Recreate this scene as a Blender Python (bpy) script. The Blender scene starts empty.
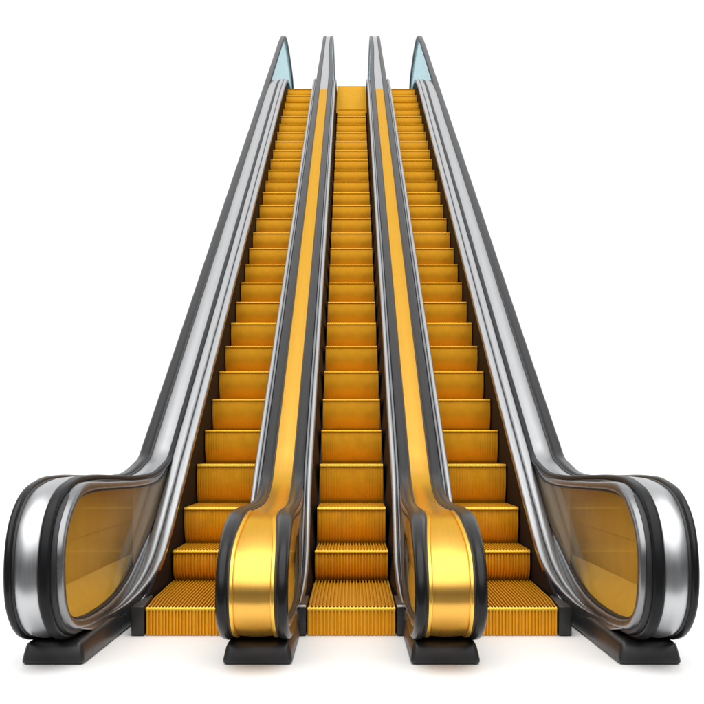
import bpy, bmesh, math, random
from mathutils import Vector
random.seed(7)
SC = bpy.context.scene
COL = SC.collection
S = 0.6                      # one step width in metres; all shapes below are in step widths
G = 2.067                    # eye height above the floor (step widths)
SL = 0.568                   # slope of the flight

def P(x, y, z):              # step-width units, z measured from eye height -> metres above floor
    return Vector((x * S, y * S, (z + G) * S))

# ------------------------------------------------------------------ materials
def mat(name, col, metal=0.0, rough=0.5, noise=0.0, scale=(1, 1, 1), nscale=60, bump=0.0,
        coat=0.0, rvar=0.0, spec=0.5):
    m = bpy.data.materials.new(name); m.use_nodes = True
    nt = m.node_tree; b = nt.nodes['Principled BSDF']
    b.inputs['Base Color'].default_value = (*col, 1)
    b.inputs['Metallic'].default_value = metal
    b.inputs['Roughness'].default_value = rough
    b.inputs['Specular IOR Level'].default_value = spec
    b.inputs['Coat Weight'].default_value = coat
    b.inputs['Coat Roughness'].default_value = 0.08
    tc = nt.nodes.new('ShaderNodeTexCoord'); mp = nt.nodes.new('ShaderNodeMapping')
    mp.inputs['Scale'].default_value = scale
    nt.links.new(tc.outputs['Object'], mp.inputs['Vector'])
    nz = nt.nodes.new('ShaderNodeTexNoise'); nz.inputs['Scale'].default_value = nscale
    nz.inputs['Detail'].default_value = 4
    nt.links.new(mp.outputs['Vector'], nz.inputs['Vector'])
    if noise:
        r = nt.nodes.new('ShaderNodeMapRange')
        r.inputs[1].default_value = 0.3; r.inputs[2].default_value = 0.7
        r.inputs[3].default_value = 1 - noise; r.inputs[4].default_value = 1 + noise
        nt.links.new(nz.outputs['Fac'], r.inputs[0])
        mx = nt.nodes.new('ShaderNodeVectorMath'); mx.operation = 'SCALE'
        mx.inputs[0].default_value = col
        nt.links.new(r.outputs[0], mx.inputs['Scale'])
        nt.links.new(mx.outputs[0], b.inputs['Base Color'])
    if rvar:
        r = nt.nodes.new('ShaderNodeMapRange')
        r.inputs[1].default_value = 0.3; r.inputs[2].default_value = 0.7
        r.inputs[3].default_value = max(0.02, rough - rvar); r.inputs[4].default_value = rough + rvar
        nt.links.new(nz.outputs['Fac'], r.inputs[0]); nt.links.new(r.outputs[0], b.inputs['Roughness'])
    if bump:
        bp = nt.nodes.new('ShaderNodeBump'); bp.inputs['Strength'].default_value = bump
        bp.inputs['Distance'].default_value = 0.002
        nt.links.new(nz.outputs['Fac'], bp.inputs['Height']); nt.links.new(bp.outputs[0], b.inputs['Normal'])
    return m

M = {}
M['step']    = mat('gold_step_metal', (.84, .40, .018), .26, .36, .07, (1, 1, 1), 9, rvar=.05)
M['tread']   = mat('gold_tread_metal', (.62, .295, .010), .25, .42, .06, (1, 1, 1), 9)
M['nosing']  = mat('gold_nosing_highlight', (.92, .54, .06), .45, .30)  # yellow edge marking, with the lip's caught light put into the gold
M['gold']    = mat('polished_gold_band', (.80, .445, .09), .92, .29, .015, (30, .4, .4), 5, rvar=.02)
M['goldtrim'] = mat('gold_edge_trim', (.92, .56, .11), .85, .26)
M['steel']   = mat('brushed_steel', (.50, .51, .525), 1.0, .33, .03, (40, .4, .4), 5, rvar=.03)
M['deck']    = mat('satin_aluminium', (.50, .505, .515), .95, .30, .04, (50, .6, .6), 5, rvar=.04)
M['frame']   = mat('grey_metal_frame', (.26, .265, .275), .9, .30, .04, (6, 6, 6), 6, rvar=.04)
M['rubber']  = mat('black_rubber', (.008, .008, .009), 0, .28, 0, (4, 4, 4), 9, spec=.26)
M['rubber2'] = mat('matt_black_rubber', (.008, .008, .009), 0, .36, spec=.17)
M['landing'] = mat('landing_gold_metal', (.62, .31, .012), 0, .8, .05, (1, 1, 1), 9, spec=.1)
M['nosing2'] = mat('gold_nosing_faint_highlight', (.98, .52, .02), .4, .34)  # upper lips: a thin light line painted as slightly lighter gold
M['seam']    = mat('black_seam', (.012, .012, .013), 0, .5)
M['skirt']   = mat('dark_skirt_metal', (.008, .009, .012), 0, .6, .10, (2, 2, 2), 7, spec=.12)
M['base']    = mat('black_plinth', (.022, .022, .024), .15, .36, .12, (2, 2, 2), 8, rvar=.05)
M['clad']    = mat('grey_cladding', (.40, .41, .43), .7, .40, .04, (2, 2, 2), 5)
M['amber']   = mat('amber_inner_panel', (.74, .46, .05), .2, .36, .05, (2, 2, 2), 3)
M['amber2']  = mat('amber_inner_ledge', (.92, .58, .07), .35, .34, .04, (2, 2, 2), 3)
M['floor']   = mat('white_studio_floor', (.97, .97, .97), 0, .6, .003, (1, 1, 1), 2, spec=.2)

for k_ in ('gold', 'goldtrim', 'nosing', 'nosing2', 'tread', 'step'):
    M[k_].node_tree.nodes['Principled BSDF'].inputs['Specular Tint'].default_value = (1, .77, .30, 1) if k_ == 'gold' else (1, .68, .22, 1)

def glass(name, tint, frost, refl=.35):
    m = bpy.data.materials.new(name); m.use_nodes = True
    nt = m.node_tree; nt.nodes.clear()
    o = nt.nodes.new('ShaderNodeOutputMaterial')
    tr = nt.nodes.new('ShaderNodeBsdfTransparent'); tr.inputs[0].default_value = (*tint, 1)
    gl = nt.nodes.new('ShaderNodeBsdfGlossy'); gl.inputs['Roughness'].default_value = .04
    gl.inputs[0].default_value = (.95, .95, .95, 1)
    lw = nt.nodes.new('ShaderNodeLayerWeight'); lw.inputs[0].default_value = .5
    pw = nt.nodes.new('ShaderNodeMath'); pw.operation = 'POWER'; pw.inputs[1].default_value = 5
    nt.links.new(lw.outputs['Facing'], pw.inputs[0])
    fr = nt.nodes.new('ShaderNodeMath'); fr.operation = 'MULTIPLY_ADD'; fr.inputs[1].default_value = refl; fr.inputs[2].default_value = .03
    nt.links.new(pw.outputs[0], fr.inputs[0])
    tl = nt.nodes.new('ShaderNodeBsdfTranslucent'); tl.inputs[0].default_value = (*tint, 1)
    df = nt.nodes.new('ShaderNodeBsdfDiffuse'); df.inputs[0].default_value = (*tint, 1)
    a = nt.nodes.new('ShaderNodeMixShader'); a.inputs[0].default_value = .5
    nt.links.new(tl.outputs[0], a.inputs[1]); nt.links.new(df.outputs[0], a.inputs[2])
    b = nt.nodes.new('ShaderNodeMixShader'); b.inputs[0].default_value = frost
    nt.links.new(tr.outputs[0], b.inputs[1]); nt.links.new(a.outputs[0], b.inputs[2])
    c = nt.nodes.new('ShaderNodeMixShader')
    nt.links.new(fr.outputs[0], c.inputs[0])
    nt.links.new(b.outputs[0], c.inputs[1]); nt.links.new(gl.outputs[0], c.inputs[2])
    nt.links.new(c.outputs[0], o.inputs[0])
    return m
M['pane']  = glass('amber_glass', (.98, .93, .80), .0, .07)
M['pane2'] = glass('smoky_glass', (.84, .72, .54), .38, .08)
M['blue']  = glass('pale_blue_glass', (.68, .88, .92), .55)

# ------------------------------------------------------------------ object helpers
def link(o, parent=None):
    COL.objects.link(o)
    if parent: o.parent = parent
    return o

def build(name, verts, faces, m, parent=None, smooth=40, bevel=0):
    me = bpy.data.meshes.new(name)
    org = Vector(parent['_org']) if parent and '_org' in parent else Vector((0, 0, 0))
    me.from_pydata([v - org for v in verts], [], faces)
    bm = bmesh.new(); bm.from_mesh(me)
    bmesh.ops.recalc_face_normals(bm, faces=bm.faces)
    if bevel:
        ed = [e for e in bm.edges if len(e.link_faces) == 2 and e.calc_face_angle(0) > .6]
        bmesh.ops.bevel(bm, geom=ed, offset=bevel, segments=3, profile=.5, affect='EDGES', clamp_overlap=True)
    bmesh.ops.recalc_face_normals(bm, faces=bm.faces)
    bm.to_mesh(me); bm.free()
    me.materials.append(m)
    if smooth:
        me.shade_smooth(); me.set_sharp_from_angle(angle=math.radians(smooth))
    o = bpy.data.objects.new(name, me)
    link(o, parent)
    if parent and '_org' in parent: o['_org'] = parent['_org']
    return o

def empty(name, loc, label, cat, group=None):
    o = bpy.data.objects.new(name, None); link(o); o.location = loc
    o.empty_display_size = .2
    o['_org'] = tuple(loc)
    o['label'] = label; o['category'] = cat
    if group: o['group'] = group
    return o

def catmull(pts, n=6, closed=False):
    out = []; N = len(pts)
    rng = range(N) if closed else range(N - 1)
    for i in rng:
        if closed: p = [pts[(i + k) % N] for k in (-1, 0, 1, 2)]
        else: p = [pts[max(0, i - 1)], pts[i], pts[i + 1], pts[min(N - 1, i + 2)]]
        # centripetal parametrisation keeps uneven spacing clean
        t = [0.0]
        for k in range(3):
            d = math.dist(p[k], p[k + 1]) ** .5
            t.append(t[-1] + max(d, 1e-4))
        for j in range(n):
            u = t[1] + (t[2] - t[1]) * j / n
            A = [[(t[k + 1] - u) / (t[k + 1] - t[k]) * p[k][c] + (u - t[k]) / (t[k + 1] - t[k]) * p[k + 1][c] for c in (0, 1)] for k in range(3)]
            B = [[(t[k + 2] - u) / (t[k + 2] - t[k]) * A[k][c] + (u - t[k]) / (t[k + 2] - t[k]) * A[k + 1][c] for c in (0, 1)] for k in range(2)]
            out.append(tuple((t[2] - u) / (t[2] - t[1]) * B[0][c] + (u - t[1]) / (t[2] - t[1]) * B[1][c] for c in (0, 1)))
    if not closed: out.append(tuple(pts[-1]))
    return out

def normals(path, closed=False):
    """unit normals, to the right of travel (outward and up along the rails)"""
    N = len(path); out = []
    for i in range(N):
        a = path[(i - 1) % N] if closed else path[max(0, i - 1)]
        b = path[(i + 1) % N] if closed else path[min(N - 1, i + 1)]
        dy, dz = b[0] - a[0], b[1] - a[1]; L = math.hypot(dy, dz) or 1
        out.append((dz / L, -dy / L))
    return out

def sweep(name, path, sec, m, parent, closed=False, smooth=40, nrm=None):
    """sec(i, y, z) -> closed list of (x, n); n along the path normal"""
    nr = nrm or normals(path, closed); V = []; F = []
    N = len(path); K = None
    for i, (y, z) in enumerate(path):
        s = sec(i, y, z); K = len(s)
        for x, n in s: V.append(P(x, y + nr[i][0] * n, z + nr[i][1] * n))
    for i in range(N if closed else N - 1):
        j = (i + 1) % N
        for k in range(K):
            l = (k + 1) % K
            F.append((i * K + k, j * K + k, j * K + l, i * K + l))
    if not closed:
        F.append(tuple(range(K))); F.append(tuple(range((N - 1) * K, N * K))[::-1])
    return build(name, V, F, m, parent, smooth)

def rrect(x0, x1, n0, n1, r, seg=4):
    if x0 > x1: x0, x1 = x1, x0
    r = min(r, (x1 - x0) * .49, (n1 - n0) * .49); out = []
    for cx, cy, a in ((x1 - r, n1 - r, 0), (x0 + r, n1 - r, 90), (x0 + r, n0 + r, 180), (x1 - r, n0 + r, 270)):
        for k in range(seg + 1):
            t = math.radians(a + 90 * k / seg)
            out.append((cx + r * math.cos(t), cy + r * math.sin(t)))
    return out

def slab(name, poly, x0, x1, m, parent, bevel=.0, smooth=30):
    """extrude a polygon in the y-z plane from x0 to x1"""
    n = len(poly)
    V = [P(x0, y, z) for y, z in poly] + [P(x1, y, z) for y, z in poly]
    F = [tuple(range(n)), tuple(range(2 * n - 1, n - 1, -1))]
    for i in range(n):
        j = (i + 1) % n; F.append((i, j, n + j, n + i))
    return build(name, V, F, m, parent, smooth, bevel)

def hexa(name, c, m, parent, bevel=.006):
    """eight corners: bottom four then top four"""
    V = [P(*p) for p in c]
    F = [(0, 1, 2, 3), (7, 6, 5, 4), (0, 4, 5, 1), (1, 5, 6, 2), (2, 6, 7, 3), (3, 7, 4, 0)]
    return build(name, V, F, m, parent, 30, bevel)

def lerp(a, b, t): return a + (b - a) * t
def ramp(v, a, b):
    t = max(0, min(1, (v - a) / (b - a))); return t * t * (3 - 2 * t)

HR = .54                                   # rail and deck height above the step plane
def plane(y, h=HR): return -9.86 + h + SL * y

# ------------------------------------------------------------------ profiles (y, z)
top_end = [(57.2, 14.2), (57.3, 16.0), (57.2, 17.6), (56.9, 18.5), (56.0, 18.98), (54.0, 19.14), (52, 19.13),
           (50.6, 18.98), (49.4, 18.60), (48.2, plane(48.2) - .02), (46.8, plane(46.8))]
incl = [(y, plane(y)) for y in (43, 39, 35, 31, 27, 23, 20, 18.2)]
lo_out = [(17.3, plane(17.3)), (16.7, plane(16.7)), (16.25, plane(16.25) + .015), (15.79, -.18), (15.35, -.255), (14.9, -.305),
          (13.8, -.32), (12.6, -.285), (11.7, -.265), (10.98, -.29), (10.42, -.42), (10.08, -.69), (9.95, -1.09),
          (10.01, -1.45), (10.25, -1.70), (10.66, -1.84), (11.2, -1.87), (11.8, -1.87)]
lo_div = [(17.3, plane(17.3)), (16.6, plane(16.6)), (16.1, plane(16.1)), (15.7, -.365), (15.25, -.49), (14.7, -.575),
          (13.9, -.62), (12.6, -.62), (11.5, -.61), (10.95, -.66), (10.45, -.83), (10.13, -1.05), (10.02, -1.3),
          (10.06, -1.53), (10.28, -1.72), (10.66, -1.84), (11.2, -1.87), (11.8, -1.87)]
rail_out = catmull(top_end + incl + lo_out, 5)
rail_div = catmull(top_end + incl + lo_div, 5)
deck_hi = [(46.5, 14.25), (44, 14.25), (42.4, 14.18), (41.3, 13.93), (40.2, plane(40.2) - .05), (39, plane(39))]
deck_lo = [(15.2, plane(15.2)), (14.4, plane(14.4) + .01), (13.7, -1.46), (13.05, -1.66), (12.4, -1.765), (11.7, -1.775), (11.1, -1.745), (10.75, -1.70)]
deck_path = catmull(deck_hi + [(y, plane(y)) for y in (35, 31, 27, 23, 19, 16.5)] + deck_lo, 5)
steel_end = [(44.5, 14.3), (43, 14.3), (41.9, 14.1), (41.0, 13.8), (40.2, plane(40.2) - .05), (39, plane(39))]
band_out = catmull(steel_end + [(y, plane(y)) for y in (35, 31, 27, 23, 20, 18.2)] + lo_out, 5)

open_out = [(16.6, -.10), (16.1, -.22), (15.4, -.40), (14.65, -.445), (13.6, -.45), (12.66, -.435), (11.4, -.415), (10.85, -.445), (10.52, -.55), (10.25, -.74),
            (10.15, -.93), (10.14, -1.19), (10.22, -1.43), (10.42, -1.58), (10.8, -1.66), (11.66, -1.69), (12.5, -1.64), (13.15, -1.52),
            (13.85, -1.30), (14.8, -.985), (15.58, -.62), (16.15, -.36)]
open_div = [(16.0, -.44), (15.5, -.58), (14.8, -.685), (13.9, -.72), (12.8, -.72), (11.6, -.71), (11.1, -.76), (10.62, -.92),
            (10.32, -1.12), (10.22, -1.3), (10.26, -1.47), (10.46, -1.6), (10.85, -1.66), (11.66, -1.69), (12.5, -1.64), (13.15, -1.52),
            (13.85, -1.30), (14.8, -.985), (15.5, -.66)]
open_out_c = catmull(open_out, 4, True); open_div_c = catmull(open_div, 4, True)

def outward(poly):
    nr = normals(poly, True)
    A = sum(poly[i][0] * poly[(i + 1) % len(poly)][1] - poly[(i + 1) % len(poly)][0] * poly[i][1] for i in range(len(poly)))
    s = 1 if A > 0 else -1
    return [(a * s, b * s) for a, b in nr]

def zclip(poly, z0, above):
    out = []
    for i in range(len(poly)):
        a, b = poly[i], poly[(i + 1) % len(poly)]
        ina = (a[1] >= z0) == above; inb = (b[1] >= z0) == above
        if ina: out.append(a)
        if ina != inb:
            t = (z0 - a[1]) / (b[1] - a[1]); out.append((lerp(a[0], b[0], t), z0))
    return out

# ------------------------------------------------------------------ side panel (one face of a newel)
def side_panel(root, sg, xf0, xb, opening, zmid, zled, joint, shelf_x, shift=0):
    thin = shift > 0
    """sg: +1/-1 mirror; xf: glass plane; xb: back wall plane (signed by sg)"""
    X = lambda x: sg * x
    into = 1 if xb > xf0 else -1
    XF = lambda y: xf0 + shift * ramp(y, 12, 16)
    nn = outward(opening)
    def sec(i, y, z):
        w = lerp(.10, .035, ramp(y, 15.0, 16.4))
        if thin: w *= .7
        elif z < -.9 and y > 12.2: w += .05 * ramp(y, 12.2, 13.0)
        if y > 10.9 and z > -1.0: w *= lerp(1, .72, ramp(y, 10.9, 12))
        xf = XF(y); a, b = xf - into * lerp(.010 if thin else .035, -.01, ramp(y, 14.0, 15.6)), xf + into * .09
        return rrect(X(a), X(b), 0, w, .04, 4)
    fr = sweep('panel_frame', opening, sec, M['frame'], root, True, 50, nn)
    sweep('gasket', opening, lambda i, y, z: rrect(X(XF(y) - into * .004), X(XF(y) + into * .05), -.022, .012, .008, 2),
          M['seam'], fr, True, 50, nn)
    # pane split at a joint
    o = opening
    lo = [p for p in o]
    def clip(poly, y0, keep_low):
        out = []
        for i in range(len(poly)):
            a, b = poly[i], poly[(i + 1) % len(poly)]
            ina = (a[0] <= y0) == keep_low; inb = (b[0] <= y0) == keep_low
            if ina: out.append(a)
            if ina != inb:
                t = (y0 - a[0]) / (b[0] - a[0]); out.append((y0, lerp(a[1], b[1], t)))
        return out
    for poly, mm, nm in ((clip(lo, joint, True), 'pane', 'glass_pane'), (clip(lo, joint, False), 'pane2', 'glass_pane')):
        V = [P(X(XF(y) + into * .012), y, z) for y, z in poly]
        build(nm, V, [tuple(range(len(V)))], M[mm], fr, 0)
    # inner lining behind the glass: two wall tiers and a sloping ledge, cut to the shape of the opening
    big = zclip([(p[0] + n[0] * .03, p[1] + n[1] * .03) for p, n in zip(opening, nn)], zmid + .47, False)
    big = [(y + 1.3 * ramp(y, 12.4, 14.4), z) for y, z in big]
    def lining(name, poly, xa, xc, m):
        """plate whose face leans from x=xa at its foot to x=xc at its head"""
        zs = [p[1] for p in poly]; z0, z1 = min(zs), max(zs)
        V = []
        for off in (0, into * .012):
            for y, z in poly: V.append(P(X(lerp(xa, xc, (z - z0) / (z1 - z0)) + off), y, z))
        n = len(poly); F = [tuple(range(n)), tuple(range(2 * n - 1, n - 1, -1))] + [(i, (i + 1) % n, n + (i + 1) % n, n + i) for i in range(n)]
        return build(name, V, F, m, fr, 0)
    lining('inner_wall', zclip(big, zmid, True), xb - into * .02, xb - into * .05, M['amber'])
    lining('inner_wall', zclip(zclip(big, zmid, False), zled, True), xb, xb - into * .006, M['amber'])
    lining('inner_ledge', zclip(big, zled, False), shelf_x, xb, M['amber2'])

# ------------------------------------------------------------------ balustrades
def outer_balustrade(sg, label):
    root = empty('balustrade', P(sg * 2.89, 10.6, -G), label, 'balustrade', 'balustrades flanking the three flights')
    X = lambda x: sg * x
    # rubber handrail on the outside, all the way over the top end
    def s_outer(i, y, z):
        t = ramp(y, 11.5, 16.0); a = lerp(3.085, 2.995, t)
        return rrect(X(a), X(3.16), -.14, .0, .055, 5)
    sweep('handrail', rail_out, s_outer, M['rubber'], root)
    def s_groove(i, y, z):
        t = ramp(y, 11.5, 16.0); a = lerp(3.085, 2.995, t)
        return rrect(X(a - .022), X(a + .03), -.16, -.03, .01, 2)
    sweep('handrail_seam', rail_out, s_groove, M['seam'], root)
    def s_inner(i, y, z):
        t = ramp(y, 12.0, 16.0); a = lerp(2.735, 2.635, t); b = lerp(2.85, 2.725, t)
        return rrect(X(a), X(b), -.075, .0, .036, 5)
    sweep('handrail', band_out, s_inner, M['rubber2'], root)
    def s_band(i, y, z):
        t = ramp(y, 11.5, 16.0); a = lerp(2.845, 2.72, t); b = lerp(3.09, 2.985, t); q = (b - a)
        # gently crowned sheet
        top = [(X(lerp(a, b, k / 6)), -.052 + .034 * math.sin(math.pi * k / 6)) for k in range(7)]
        return top + [(X(b), -.10), (X(a), -.10)]
    sweep('metal_band', band_out, s_band, M['steel'], root)
    nwp = [p for p in band_out if p[0] < 16.4]
    sweep('rail_carrier', nwp, lambda i, y, z: rrect(X(2.69), X(3.0), -.15, -.055, .01, 2), M['seam'], root)
    # outer side wall (cladding) from rail down to the soffit
    up = [p for p in rail_out if p[0] < 45]
    nr = normals(rail_out)
    ups = []
    for p, n in zip(rail_out, nr):
        if p[1] > -1.8 and p[0] < 57.3: ups.append((p[0] - n[0] * .08, p[1] - n[1] * .08))
    low = [q for q in ups if q[0] < 39.5]
    clad = [(44.5, 14.15), (41.6, 14.0)] + low + [(10.7, -1.80), (12.5, -1.87), (13.5, -1.9), (16.5, -1.6), (42, plane(42, -1.6)), (44.5, plane(42, -1.6))]
    slab('side_cladding', clad, X(2.96), X(3.075), M['clad'], root)
    # glass above the upper landing
    hi = [q for q in ups if q[0] >= 39.5]
    gl = [q for q in hi] + [(39.6, plane(39.6) - .1), (41.6, 14.0), (57.0, 14.0)]
    slab('upper_glass', gl, X(3.05), X(3.075), M['blue'], root, smooth=0)
    side_panel(root, sg, 2.66, 2.93, open_out_c, -.93, -1.385, 13.45, 2.70)
    # deck: two satin strips with a seam, over the skirt
    def deck_sec(f0, f1, n0__, n1, r):
        def f(i, y, z):
            t = ramp(y, 11.6, 14.2)
            a = lerp(2.70, 2.64, ramp(y, 10.6, 13)); b = lerp(2.64, 2.385, t)
            n1_ = lerp(n1 - .03, n1, ramp(y, 10.7, 11.6)); n0 = lerp(-.05, -.12, ramp(y, 10.7, 11.8))
            return rrect(X(lerp(a, b, f0)), X(lerp(a, b, f1)), n0, n1_, r, 3)
        return f
    d = sweep('deck_trim', deck_path, deck_sec(0, .50, -.12, .012, .03), M['deck'], root)
    sweep('deck_trim', deck_path, deck_sec(.55, 1.0, -.12, -.004, .025), M['deck'], root)
    sweep('seam', [p for p in deck_path if p[0] > 12.3], deck_sec(-.03, 1 - .03, -.12, -.03, .01), M['seam'], d)
    # skirt under the deck
    sk = [p for p in deck_path if 12.25 <= p[0] <= 46.4]
    poly = [(y, z - .05) for y, z in sk] + [(12.25, -G + .012), (15.2, -G + .012), (17.5, plane(17.5, -1.2)), (42, plane(42, -1.2)), (46.4, 13.0)]
    slab('skirt_panel', poly, X(2.405), X(2.44), M['skirt'], root)
    hexa('end_block', [(X(2.30), 12.2, -G + .004), (X(2.445), 12.2, -G + .004), (X(2.445), 13.2, -G + .004), (X(2.38), 13.2, -G + .004),
                       (X(2.30), 12.2, -1.735), (X(2.445), 12.2, -1.735), (X(2.445), 13.2, -1.735), (X(2.38), 13.2, -1.735)], M['base'], root, .008)
    plinth(root, X(2.565), X(3.185), X(2.60), X(3.14))
    return root

def plinth(root, xi, xo, xti, xto):
    hexa('plinth', [(xi, 10.55, -G + .001), (xo, 10.55, -G + .001), (xo, 13.6, -G + .001), (xi, 13.6, -G + .001),
                    (xti, 10.61, -1.85), (xto, 10.61, -1.85), (xto, 13.6, -1.80), (xti, 13.6, -1.80)], M['base'], root, .03)

def divider(sg, label):
    root = empty('balustrade', P(sg * .92, 10.6, -G), label, 'balustrade', 'balustrades flanking the three flights')
    def cen(y, z):   # centre line and widths change where the newel flares
        c = lerp(.915, .990, ramp(y, 12.0, 16.2))
        g = lerp(.215, .147, ramp(y, 10.15, 11.2) * .75 + .25 * ramp(y, 12, 16))
        h = lerp(.335, .305, ramp(y, 10.4, 13.0))
        if z < -1.4 and y > 10.05: g = .215; h = .335
        t = ramp(y, 41, 47); c += .05 * t; g -= .045 * t; h -= .085 * t
        return c, g, h
    def newel_w(i, y, z): return cen(y, z)
    for e in (1, -1):
        def s(i, y, z, e=e):
            c, g, h = newel_w(i, y, z)
            return rrect(sg * (c + e * (g + .004)), sg * (c + e * h), -.13, .0, .05, 5)
        sweep('handrail', rail_div, s, M['rubber'], root)
        def sm(i, y, z, e=e):
            c, g, h = newel_w(i, y, z)
            return rrect(sg * (c + e * (g - .012)), sg * (c + e * (g + .02)), -.14, -.03, .008, 2)
        sweep('handrail_seam', rail_div, sm, M['seam'], root)
    def s_band(i, y, z):
        c, g, h = newel_w(i, y, z)
        return [(sg * (c + g * (k - 4) / 4), -.05 + .02 * math.cos((k - 4) / 4 * 1.5)) for k in range(9)] + [(sg * (c + g), -.12), (sg * (c - g), -.12)]
    lowp = [p for p in rail_div if p[0] <= 39.001]
    hip = [p for p in rail_div if p[0] >= 38.999]
    bd = sweep('gold_band', lowp, s_band, M['gold'], root)
    sweep('metal_cap', hip, s_band, M['steel'], root)
    # narrow raised gold trims along the newel
    nw = [p for p in rail_div if p[0] <= 11.6]
    for e in (1, -1):
        def st(i, y, z, e=e):
            c, g, h = newel_w(i, y, z)
            return rrect(sg * (c + e * (g - .045)), sg * (c + e * (g - .004)), -.08, -.022, .012, 3)
        sweep('edge_trim', nw, st, M['goldtrim'], bd)
    nwp = [p for p in rail_div if p[0] < 15.9]
    def carrier(i, y, z):
        c, g, h = cen(y, z)
        return rrect(sg * (c - h + .03), sg * (c + h - .03), -.16, -.08, .01, 2)
    sweep('rail_carrier', nwp, carrier, M['seam'], root)
    # core wall
    nr = normals(rail_div); ups = []
    for p, n in zip(rail_div, nr):
        if p[1] > -1.8 and p[0] < 57.3: ups.append((p[0] - n[0] * .09, p[1] - n[1] * .09))
    low = [q for q in ups if q[0] < 41]
    clad = [(41.6, 14.0)] + low + [(10.7, -1.80), (12.5, -1.87), (13.5, -1.9), (16.5, -1.6), (42, plane(42, -1.6))]
    slab('core_wall', clad, sg * .93, sg * .98, M['clad'], root)
    hi = [q for q in ups if q[0] >= 41]
    gl = hi + [(41.6, 13.9), (57.0, 13.9)]
    for e in (1, -1):
        slab('upper_glass', gl, sg * (1.035 + e * .16), sg * (1.035 + e * .175), M['blue'], root, smooth=0)
    side_panel(root, sg, .60, .72, open_div_c, -1.10, -1.385, 13.2, .625, .07)
    side_panel(root, sg, 1.245, 1.13, open_div_c, -1.10, -1.385, 13.2, 1.22, .05)
    for e in (1, -1):
        def deck_sec(f0, f1, n0, n1, r, e=e):
            def f(i, y, z):
                c = lerp(.93, .990, ramp(y, 12.0, 16.2))
                a = c + e * .30; b = c + e * lerp(.33, .418, ramp(y, 11.6, 14.2))
                return rrect(sg * lerp(a, b, f0), sg * lerp(a, b, f1), n0, n1, r, 3)
            return f
        d = sweep('deck_trim', deck_path, deck_sec(0.02, .40, -.12, -.012, .03), M['frame'], root)
        sweep('deck_trim', deck_path, deck_sec(.42, 1.0, -.12, .006, .03), M['deck'], root)
        # leaning skirt panel
        top = [p for p in deck_path if 12.25 <= p[0] <= 46.4]
        V = []; F = []
        for y, z in top:
            c = lerp(.93, .990, ramp(y, 12.0, 16.2))
            b = c + e * (lerp(.33, .418, ramp(y, 11.6, 14.2)) - .02)
            xl = .515 if e < 0 else 1.395
            base = max(-G + .012, min(plane(y, 0) - 1.0, z - 1.2))
            for dx in (0, e * -.03):
                V.append(P(sg * (b + dx), y, z - .06)); V.append(P(sg * (xl + dx), y, base + .5 * (z - base) * .6)); V.append(P(sg * (xl + dx), y, base))
        for i in range(len(top) - 1):
            a = i * 6; b_ = a + 6
            for q, w in ((0, 1), (1, 2), (4, 3), (5, 4), (2, 5), (3, 0)):
                F.append((a + q, a + w, b_ + w, b_ + q))
        F.append((0, 3, 4, 1)); F.append((1, 4, 5, 2))
        build('skirt_panel', V, F, M['skirt'], root)
        xa, xb = (.505, .645) if e < 0 else (1.25, 1.395)
        eb = hexa('end_block', [(sg * xa, 12.2, -G + .004), (sg * xb, 12.2, -G + .004), (sg * xb, 13.2, -G + .004), (sg * xa, 13.2, -G + .004),
                           (sg * xa, 12.2, -1.745), (sg * xb, 12.2, -1.745), (sg * xb, 13.2, -1.745), (sg * xa, 13.2, -1.745)], M['base'], root, .008)
        sweep_box = [(sg * xa, 12.18, -1.742), (sg * xb, 12.18, -1.742), (sg * xb, 12.26, -1.742), (sg * xa, 12.26, -1.742),
                     (sg * xa, 12.18, -1.722), (sg * xb, 12.18, -1.722), (sg * xb, 12.26, -1.722), (sg * xa, 12.26, -1.722)]
        hexa('highlight_strip', sweep_box, M['deck'], eb, .003)  # pale strip stands in for the white highlight on the block edge
    plinth(root, sg * .56, sg * 1.25, sg * .60, sg * 1.20)
    return root

# ------------------------------------------------------------------ steps
def ridge_x(x0, x1, n):
    """sample positions and heights (0..1) over n ridges with sloping flanks"""
    out = []; p = (x1 - x0) / n
    for k in range(n):
        b = x0 + k * p
        out += [(b, 0), (b + p * .34, 0), (b + p * .46, 1), (b + p * .88, 1)]
    out.append((x1, 0))
    return out

def ribbed(name, prof, xs0, xs1, n, depth, m, parent, back):
    """prof: [(y, z, ny, nz)], xs0/xs1: (x at first profile point, at last) ; back: closing offset"""
    V = []; F = []; L = len(prof)
    base = ridge_x(0, 1, n); K = len(base)
    for i, (y, z, ny, nz) in enumerate(prof):
        t = i / (L - 1); a = lerp(xs0[0], xs0[1], t); b = lerp(xs1[0], xs1[1], t)
        for u, h in base:
            d = -(1 - h) * depth
            V.append(P(lerp(a, b, u), y + ny * d, z + nz * d))
    for i in range(L - 1):
        for k in range(K - 1):
            q = i * K + k; F.append((q, q + 1, q + K + 1, q + K))
    # closed back shell
    o = len(V)
    for i, (y, z, ny, nz) in enumerate(prof):
        t = i / (L - 1)
        for s in (xs0, xs1): V.append(P(lerp(s[0], s[1], t), y - ny * back, z - nz * back))
    for i in range(L - 1):
        a = o + i * 2; F.append((a, a + 2, a + 3, a + 1))
        F.append((i * K, a, a + 2, (i + 1) * K)); F.append((i * K + K - 1, (i + 1) * K + K - 1, a + 3, a + 1))
    F.append(tuple([o] + list(range(K)) + [o + 1])); e = o + (L - 1) * 2
    F.append(tuple([e] + list(range((L - 1) * K, L * K)) + [e + 1]))
    return build(name, V, F, m, parent, 25)

RY = [12.22, 14.67, 15.70, 16.98, 17.94]; RZ = [-1.744, -1.333, -.814, -.216, .326]
while RY[-1] < 41.0: RY.append(RY[-1] + .968); RZ.append(RZ[-1] + .55)

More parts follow.
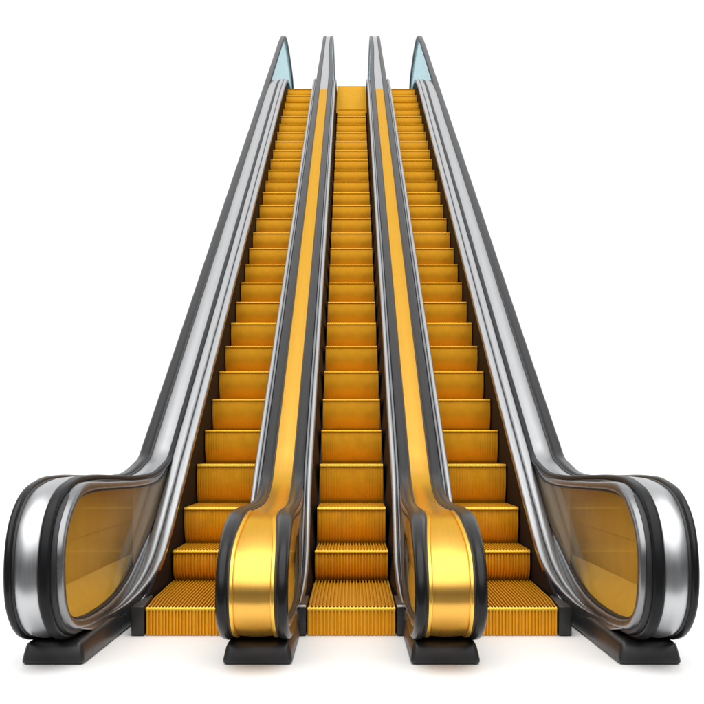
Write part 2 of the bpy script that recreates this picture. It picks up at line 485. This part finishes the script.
def make_step(root, x0, x1, y, z, depth, rise, rib, n=24, skew=None, flat=False):
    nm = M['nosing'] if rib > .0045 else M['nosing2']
    g = .012
    xa0, xa1 = x0 + g, x1 - g
    b0, b1 = skew if skew else (xa0, xa1)
    # riser: lip, then a slightly hollow face running down under the next tread
    rp = []
    for k in range(9):
        t = k / 8
        yy = y + .005 + (.024 * max(0, 1 - t / .6) ** 2 + .30 * max(0, t - .35) ** 2 if not flat else .004 * t)
        zz = z - .028 - t * (rise - .028)
        rp.append((yy, zz, -1, 0))
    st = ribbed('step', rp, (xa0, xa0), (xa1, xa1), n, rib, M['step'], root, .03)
    # tread from front to back
    tp = [(y + .035, z, 0, 1), (y + .3 * depth, z, 0, 1), (y + depth + .06, z, 0, 1)]
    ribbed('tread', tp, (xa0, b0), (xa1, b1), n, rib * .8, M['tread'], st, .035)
    # nosing: rounded lip, highlight put into its colour, serrated by the same ridges
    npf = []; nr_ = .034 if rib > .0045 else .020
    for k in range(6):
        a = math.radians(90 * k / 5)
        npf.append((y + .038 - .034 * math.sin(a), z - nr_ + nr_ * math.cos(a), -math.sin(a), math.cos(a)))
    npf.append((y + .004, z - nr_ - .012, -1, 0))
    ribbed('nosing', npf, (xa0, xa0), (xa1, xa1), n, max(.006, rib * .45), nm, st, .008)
    return st

def escalator(x0, x1, first_x, label, smooth_top):
    c = (x0 + x1) / 2
    root = empty('escalator', P(c, 12.2, -G), label, 'escalator', 'three parallel gold flights')
    n = len(RY); last = n - (3 if smooth_top else 0)
    proto = None
    for i in range(last):
        rise = RZ[i] - (RZ[i - 1] if i else -2.06)
        dep = (RY[i + 1] - RY[i]) if i + 1 < n else 1.0
        if i <= 4:
            rib = (.065, .036, .012, .0046, .001)[i]
            if i == 0: make_step(root, first_x[0], first_x[1], RY[0], RZ[0], dep, rise, rib, 24, (x0, x1), True)
            else: make_step(root, x0, x1, RY[i], RZ[i], dep, rise + .02, rib)
        elif proto is None:
            proto = make_step(root, x0, x1, RY[i], RZ[i], dep, rise + .02, .0004); pi = i
        else:
            off = Vector((0, (RY[i] - RY[pi]) * S, (RZ[i] - RZ[pi]) * S))
            cp = proto.copy(); COL.objects.link(cp); cp.parent = root; cp.location = proto.location + off
            for ch in proto.children:
                d = ch.copy(); COL.objects.link(d); d.parent = cp
    # upper landing plate
    ly = RY[last - 1] + .9; lz = RZ[last - 1] + (.0 if smooth_top else .0)
    if smooth_top:
        e = (41.6, plane(41.6, 0))
        pl = [(RY[last - 1] + .55, RZ[last - 1] + .004), e, (42.1, e[1] + .08), (57, e[1] + .08), (57, e[1] - .1), (42.3, e[1] - .4), (RY[last - 1] + .9, RZ[last - 1] - .1)]
    else:
        e = (RY[-1] + .5, RZ[-1] + .02)
        pl = [(RY[-1] + .4, RZ[-1] + .004), (41.9, e[1] + .14), (57, e[1] + .14), (57, e[1] - .1), (RY[-1] + .4, e[1] - .1)]
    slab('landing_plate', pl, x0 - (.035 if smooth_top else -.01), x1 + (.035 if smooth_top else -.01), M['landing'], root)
    # truss shell under the flight
    tr = [(12.4, -G + .02), (15.4, -G + .02), (17.6, plane(17.6, -1.45)), (42, plane(42, -1.45)), (57, plane(42, -1.45)), (57, 13.4),
          (42, 13.2), (41, plane(41, -.62)), (18, plane(18, -.62)), (15.5, -1.9), (12.4, -1.95)]
    slab('truss', tr, x0 - .02, x1 + .02, M['base'], root)
    return root

escalator(-.5, .5, (-.5, .5), 'middle flight of gold escalator steps between the two gold banded dividers', True)
escalator(-2.40, -1.40, (-2.30, -1.40), 'left flight of gold escalator steps beside the left silver balustrade', False)
escalator(1.40, 2.40, (1.40, 2.30), 'right flight of gold escalator steps beside the right silver balustrade', False)
outer_balustrade(-1, 'large silver banded balustrade with amber newel panel on the far left')
outer_balustrade(1, 'large silver banded balustrade with amber newel panel on the far right')
divider(-1, 'gold banded divider with rounded newel between left and middle flights')
divider(1, 'gold banded divider with rounded newel between middle and right flights')

# ------------------------------------------------------------------ floor
fl = build('floor', [Vector((-400, 5.2, 0)), Vector((400, 5.2, 0)), Vector((400, 900, 0)), Vector((-400, 900, 0))],
           [(0, 1, 2, 3)], M['floor'], None, 0)
fl['kind'] = 'structure'
f2 = build('added_dark_ground', [Vector((-400, -400, -.004)), Vector((400, -400, -.004)), Vector((400, 5.3, -.004)), Vector((-400, 5.3, -.004))],  # unseen dark sheet added so the newels reflect something dark
           [(0, 1, 2, 3)], mat('added_ground_grey', (.08, .08, .08), 0, .7, .05, (1, 1, 1), 2), None, 0)
f2['kind'] = 'structure'
for o in bpy.data.objects:
    if '_org' in o: del o['_org']

# ------------------------------------------------------------------ world: invented surround, white ahead, dark behind, shaped for the metal reflections
w = bpy.data.worlds.new('World'); SC.world = w; w.use_nodes = True
nt = w.node_tree; bg = nt.nodes['Background']
tc = nt.nodes.new('ShaderNodeTexCoord'); sx = nt.nodes.new('ShaderNodeSeparateXYZ')
nt.links.new(tc.outputs['Generated'], sx.inputs[0])
def mr(src, a, b, c, d, smooth=True):
    n = nt.nodes.new('ShaderNodeMapRange'); n.interpolation_type = 'SMOOTHSTEP' if smooth else 'LINEAR'
    for k, v in enumerate((a, b, c, d)): n.inputs[k + 1].default_value = v
    nt.links.new(src, n.inputs[0]); return n.outputs[0]
def mth(op, a, b):
    n = nt.nodes.new('ShaderNodeMath'); n.operation = op
    for k, v in enumerate((a, b)):
        if isinstance(v, (int, float)): n.inputs[k].default_value = v
        else: nt.links.new(v, n.inputs[k])
    return n.outputs[0]
fb = mr(sx.outputs['Y'], -.30, .30, 0, 1)
backv = mr(sx.outputs['Z'], .10, .78, .05, 1.15)  # dark zone behind the camera, added to darken newel reflections
frontv = mr(sx.outputs['Z'], .41, .62, 1.03, .88)
mix = mth('ADD', mth('MULTIPLY', fb, frontv), mth('MULTIPLY', mth('SUBTRACT', 1, fb), backv))
tp = mr(sx.outputs['Z'], .78, .93, 0, 1)
val = mth('ADD', mth('MULTIPLY', mix, mth('SUBTRACT', 1, tp)), mth('MULTIPLY', tp, 1.25))
xa = mth('ABSOLUTE', sx.outputs['X'], 0)
side = mth('MULTIPLY', mr(xa, .34, .72, 0, .68), mr(sx.outputs['Z'], .42, .55, 0, 1))  # side dimming added above the view to grade the steel band reflections
val = mth('MULTIPLY', val, mth('SUBTRACT', 1, side))
nt.links.new(val, bg.inputs['Strength'])
bg.inputs['Color'].default_value = (1, 1, 1, 1)

# overhead light added for the floor and the metal
def area(name, loc, target, size, power, col=(1, 1, 1)):
    l = bpy.data.lights.new(name, 'AREA'); l.shape = 'RECTANGLE'; l.size, l.size_y = size; l.energy = power; l.color = col
    o = bpy.data.objects.new(name, l); link(o); o.location = loc
    o.rotation_euler = (Vector(target) - Vector(loc)).to_track_quat('-Z', 'Y').to_euler()
    return o
sun = bpy.data.lights.new('overhead_fill_sun', 'SUN'); sun.energy = 2.5; sun.angle = math.radians(88); sun.color = (1, .99, .97)  # broad sun added to keep the floor white around the feet
so = bpy.data.objects.new('overhead_fill_sun', sun); link(so); so.location = (0, 0, 12); so.rotation_euler = (math.radians(20), 0, 0)

# ------------------------------------------------------------------ camera
cam = bpy.data.cameras.new('camera'); co = bpy.data.objects.new('camera', cam); link(co)
co.location = (0, 0, G * S); co.rotation_euler = (math.radians(90), 0, 0)
cam.sensor_width = 36; cam.lens = 36 * 1100 / 704
cam.shift_x = .5 / 704; cam.shift_y = 98 / 704
cam.clip_start = .05; cam.clip_end = 3000
SC.camera = co
SC.render.engine = 'CYCLES'
SC.view_settings.view_transform = 'Standard'; SC.view_settings.look = 'None'
SC.view_settings.exposure = 0; SC.view_settings.gamma = 1
SC.cycles.max_bounces = 10; SC.cycles.transparent_max_bounces = 16
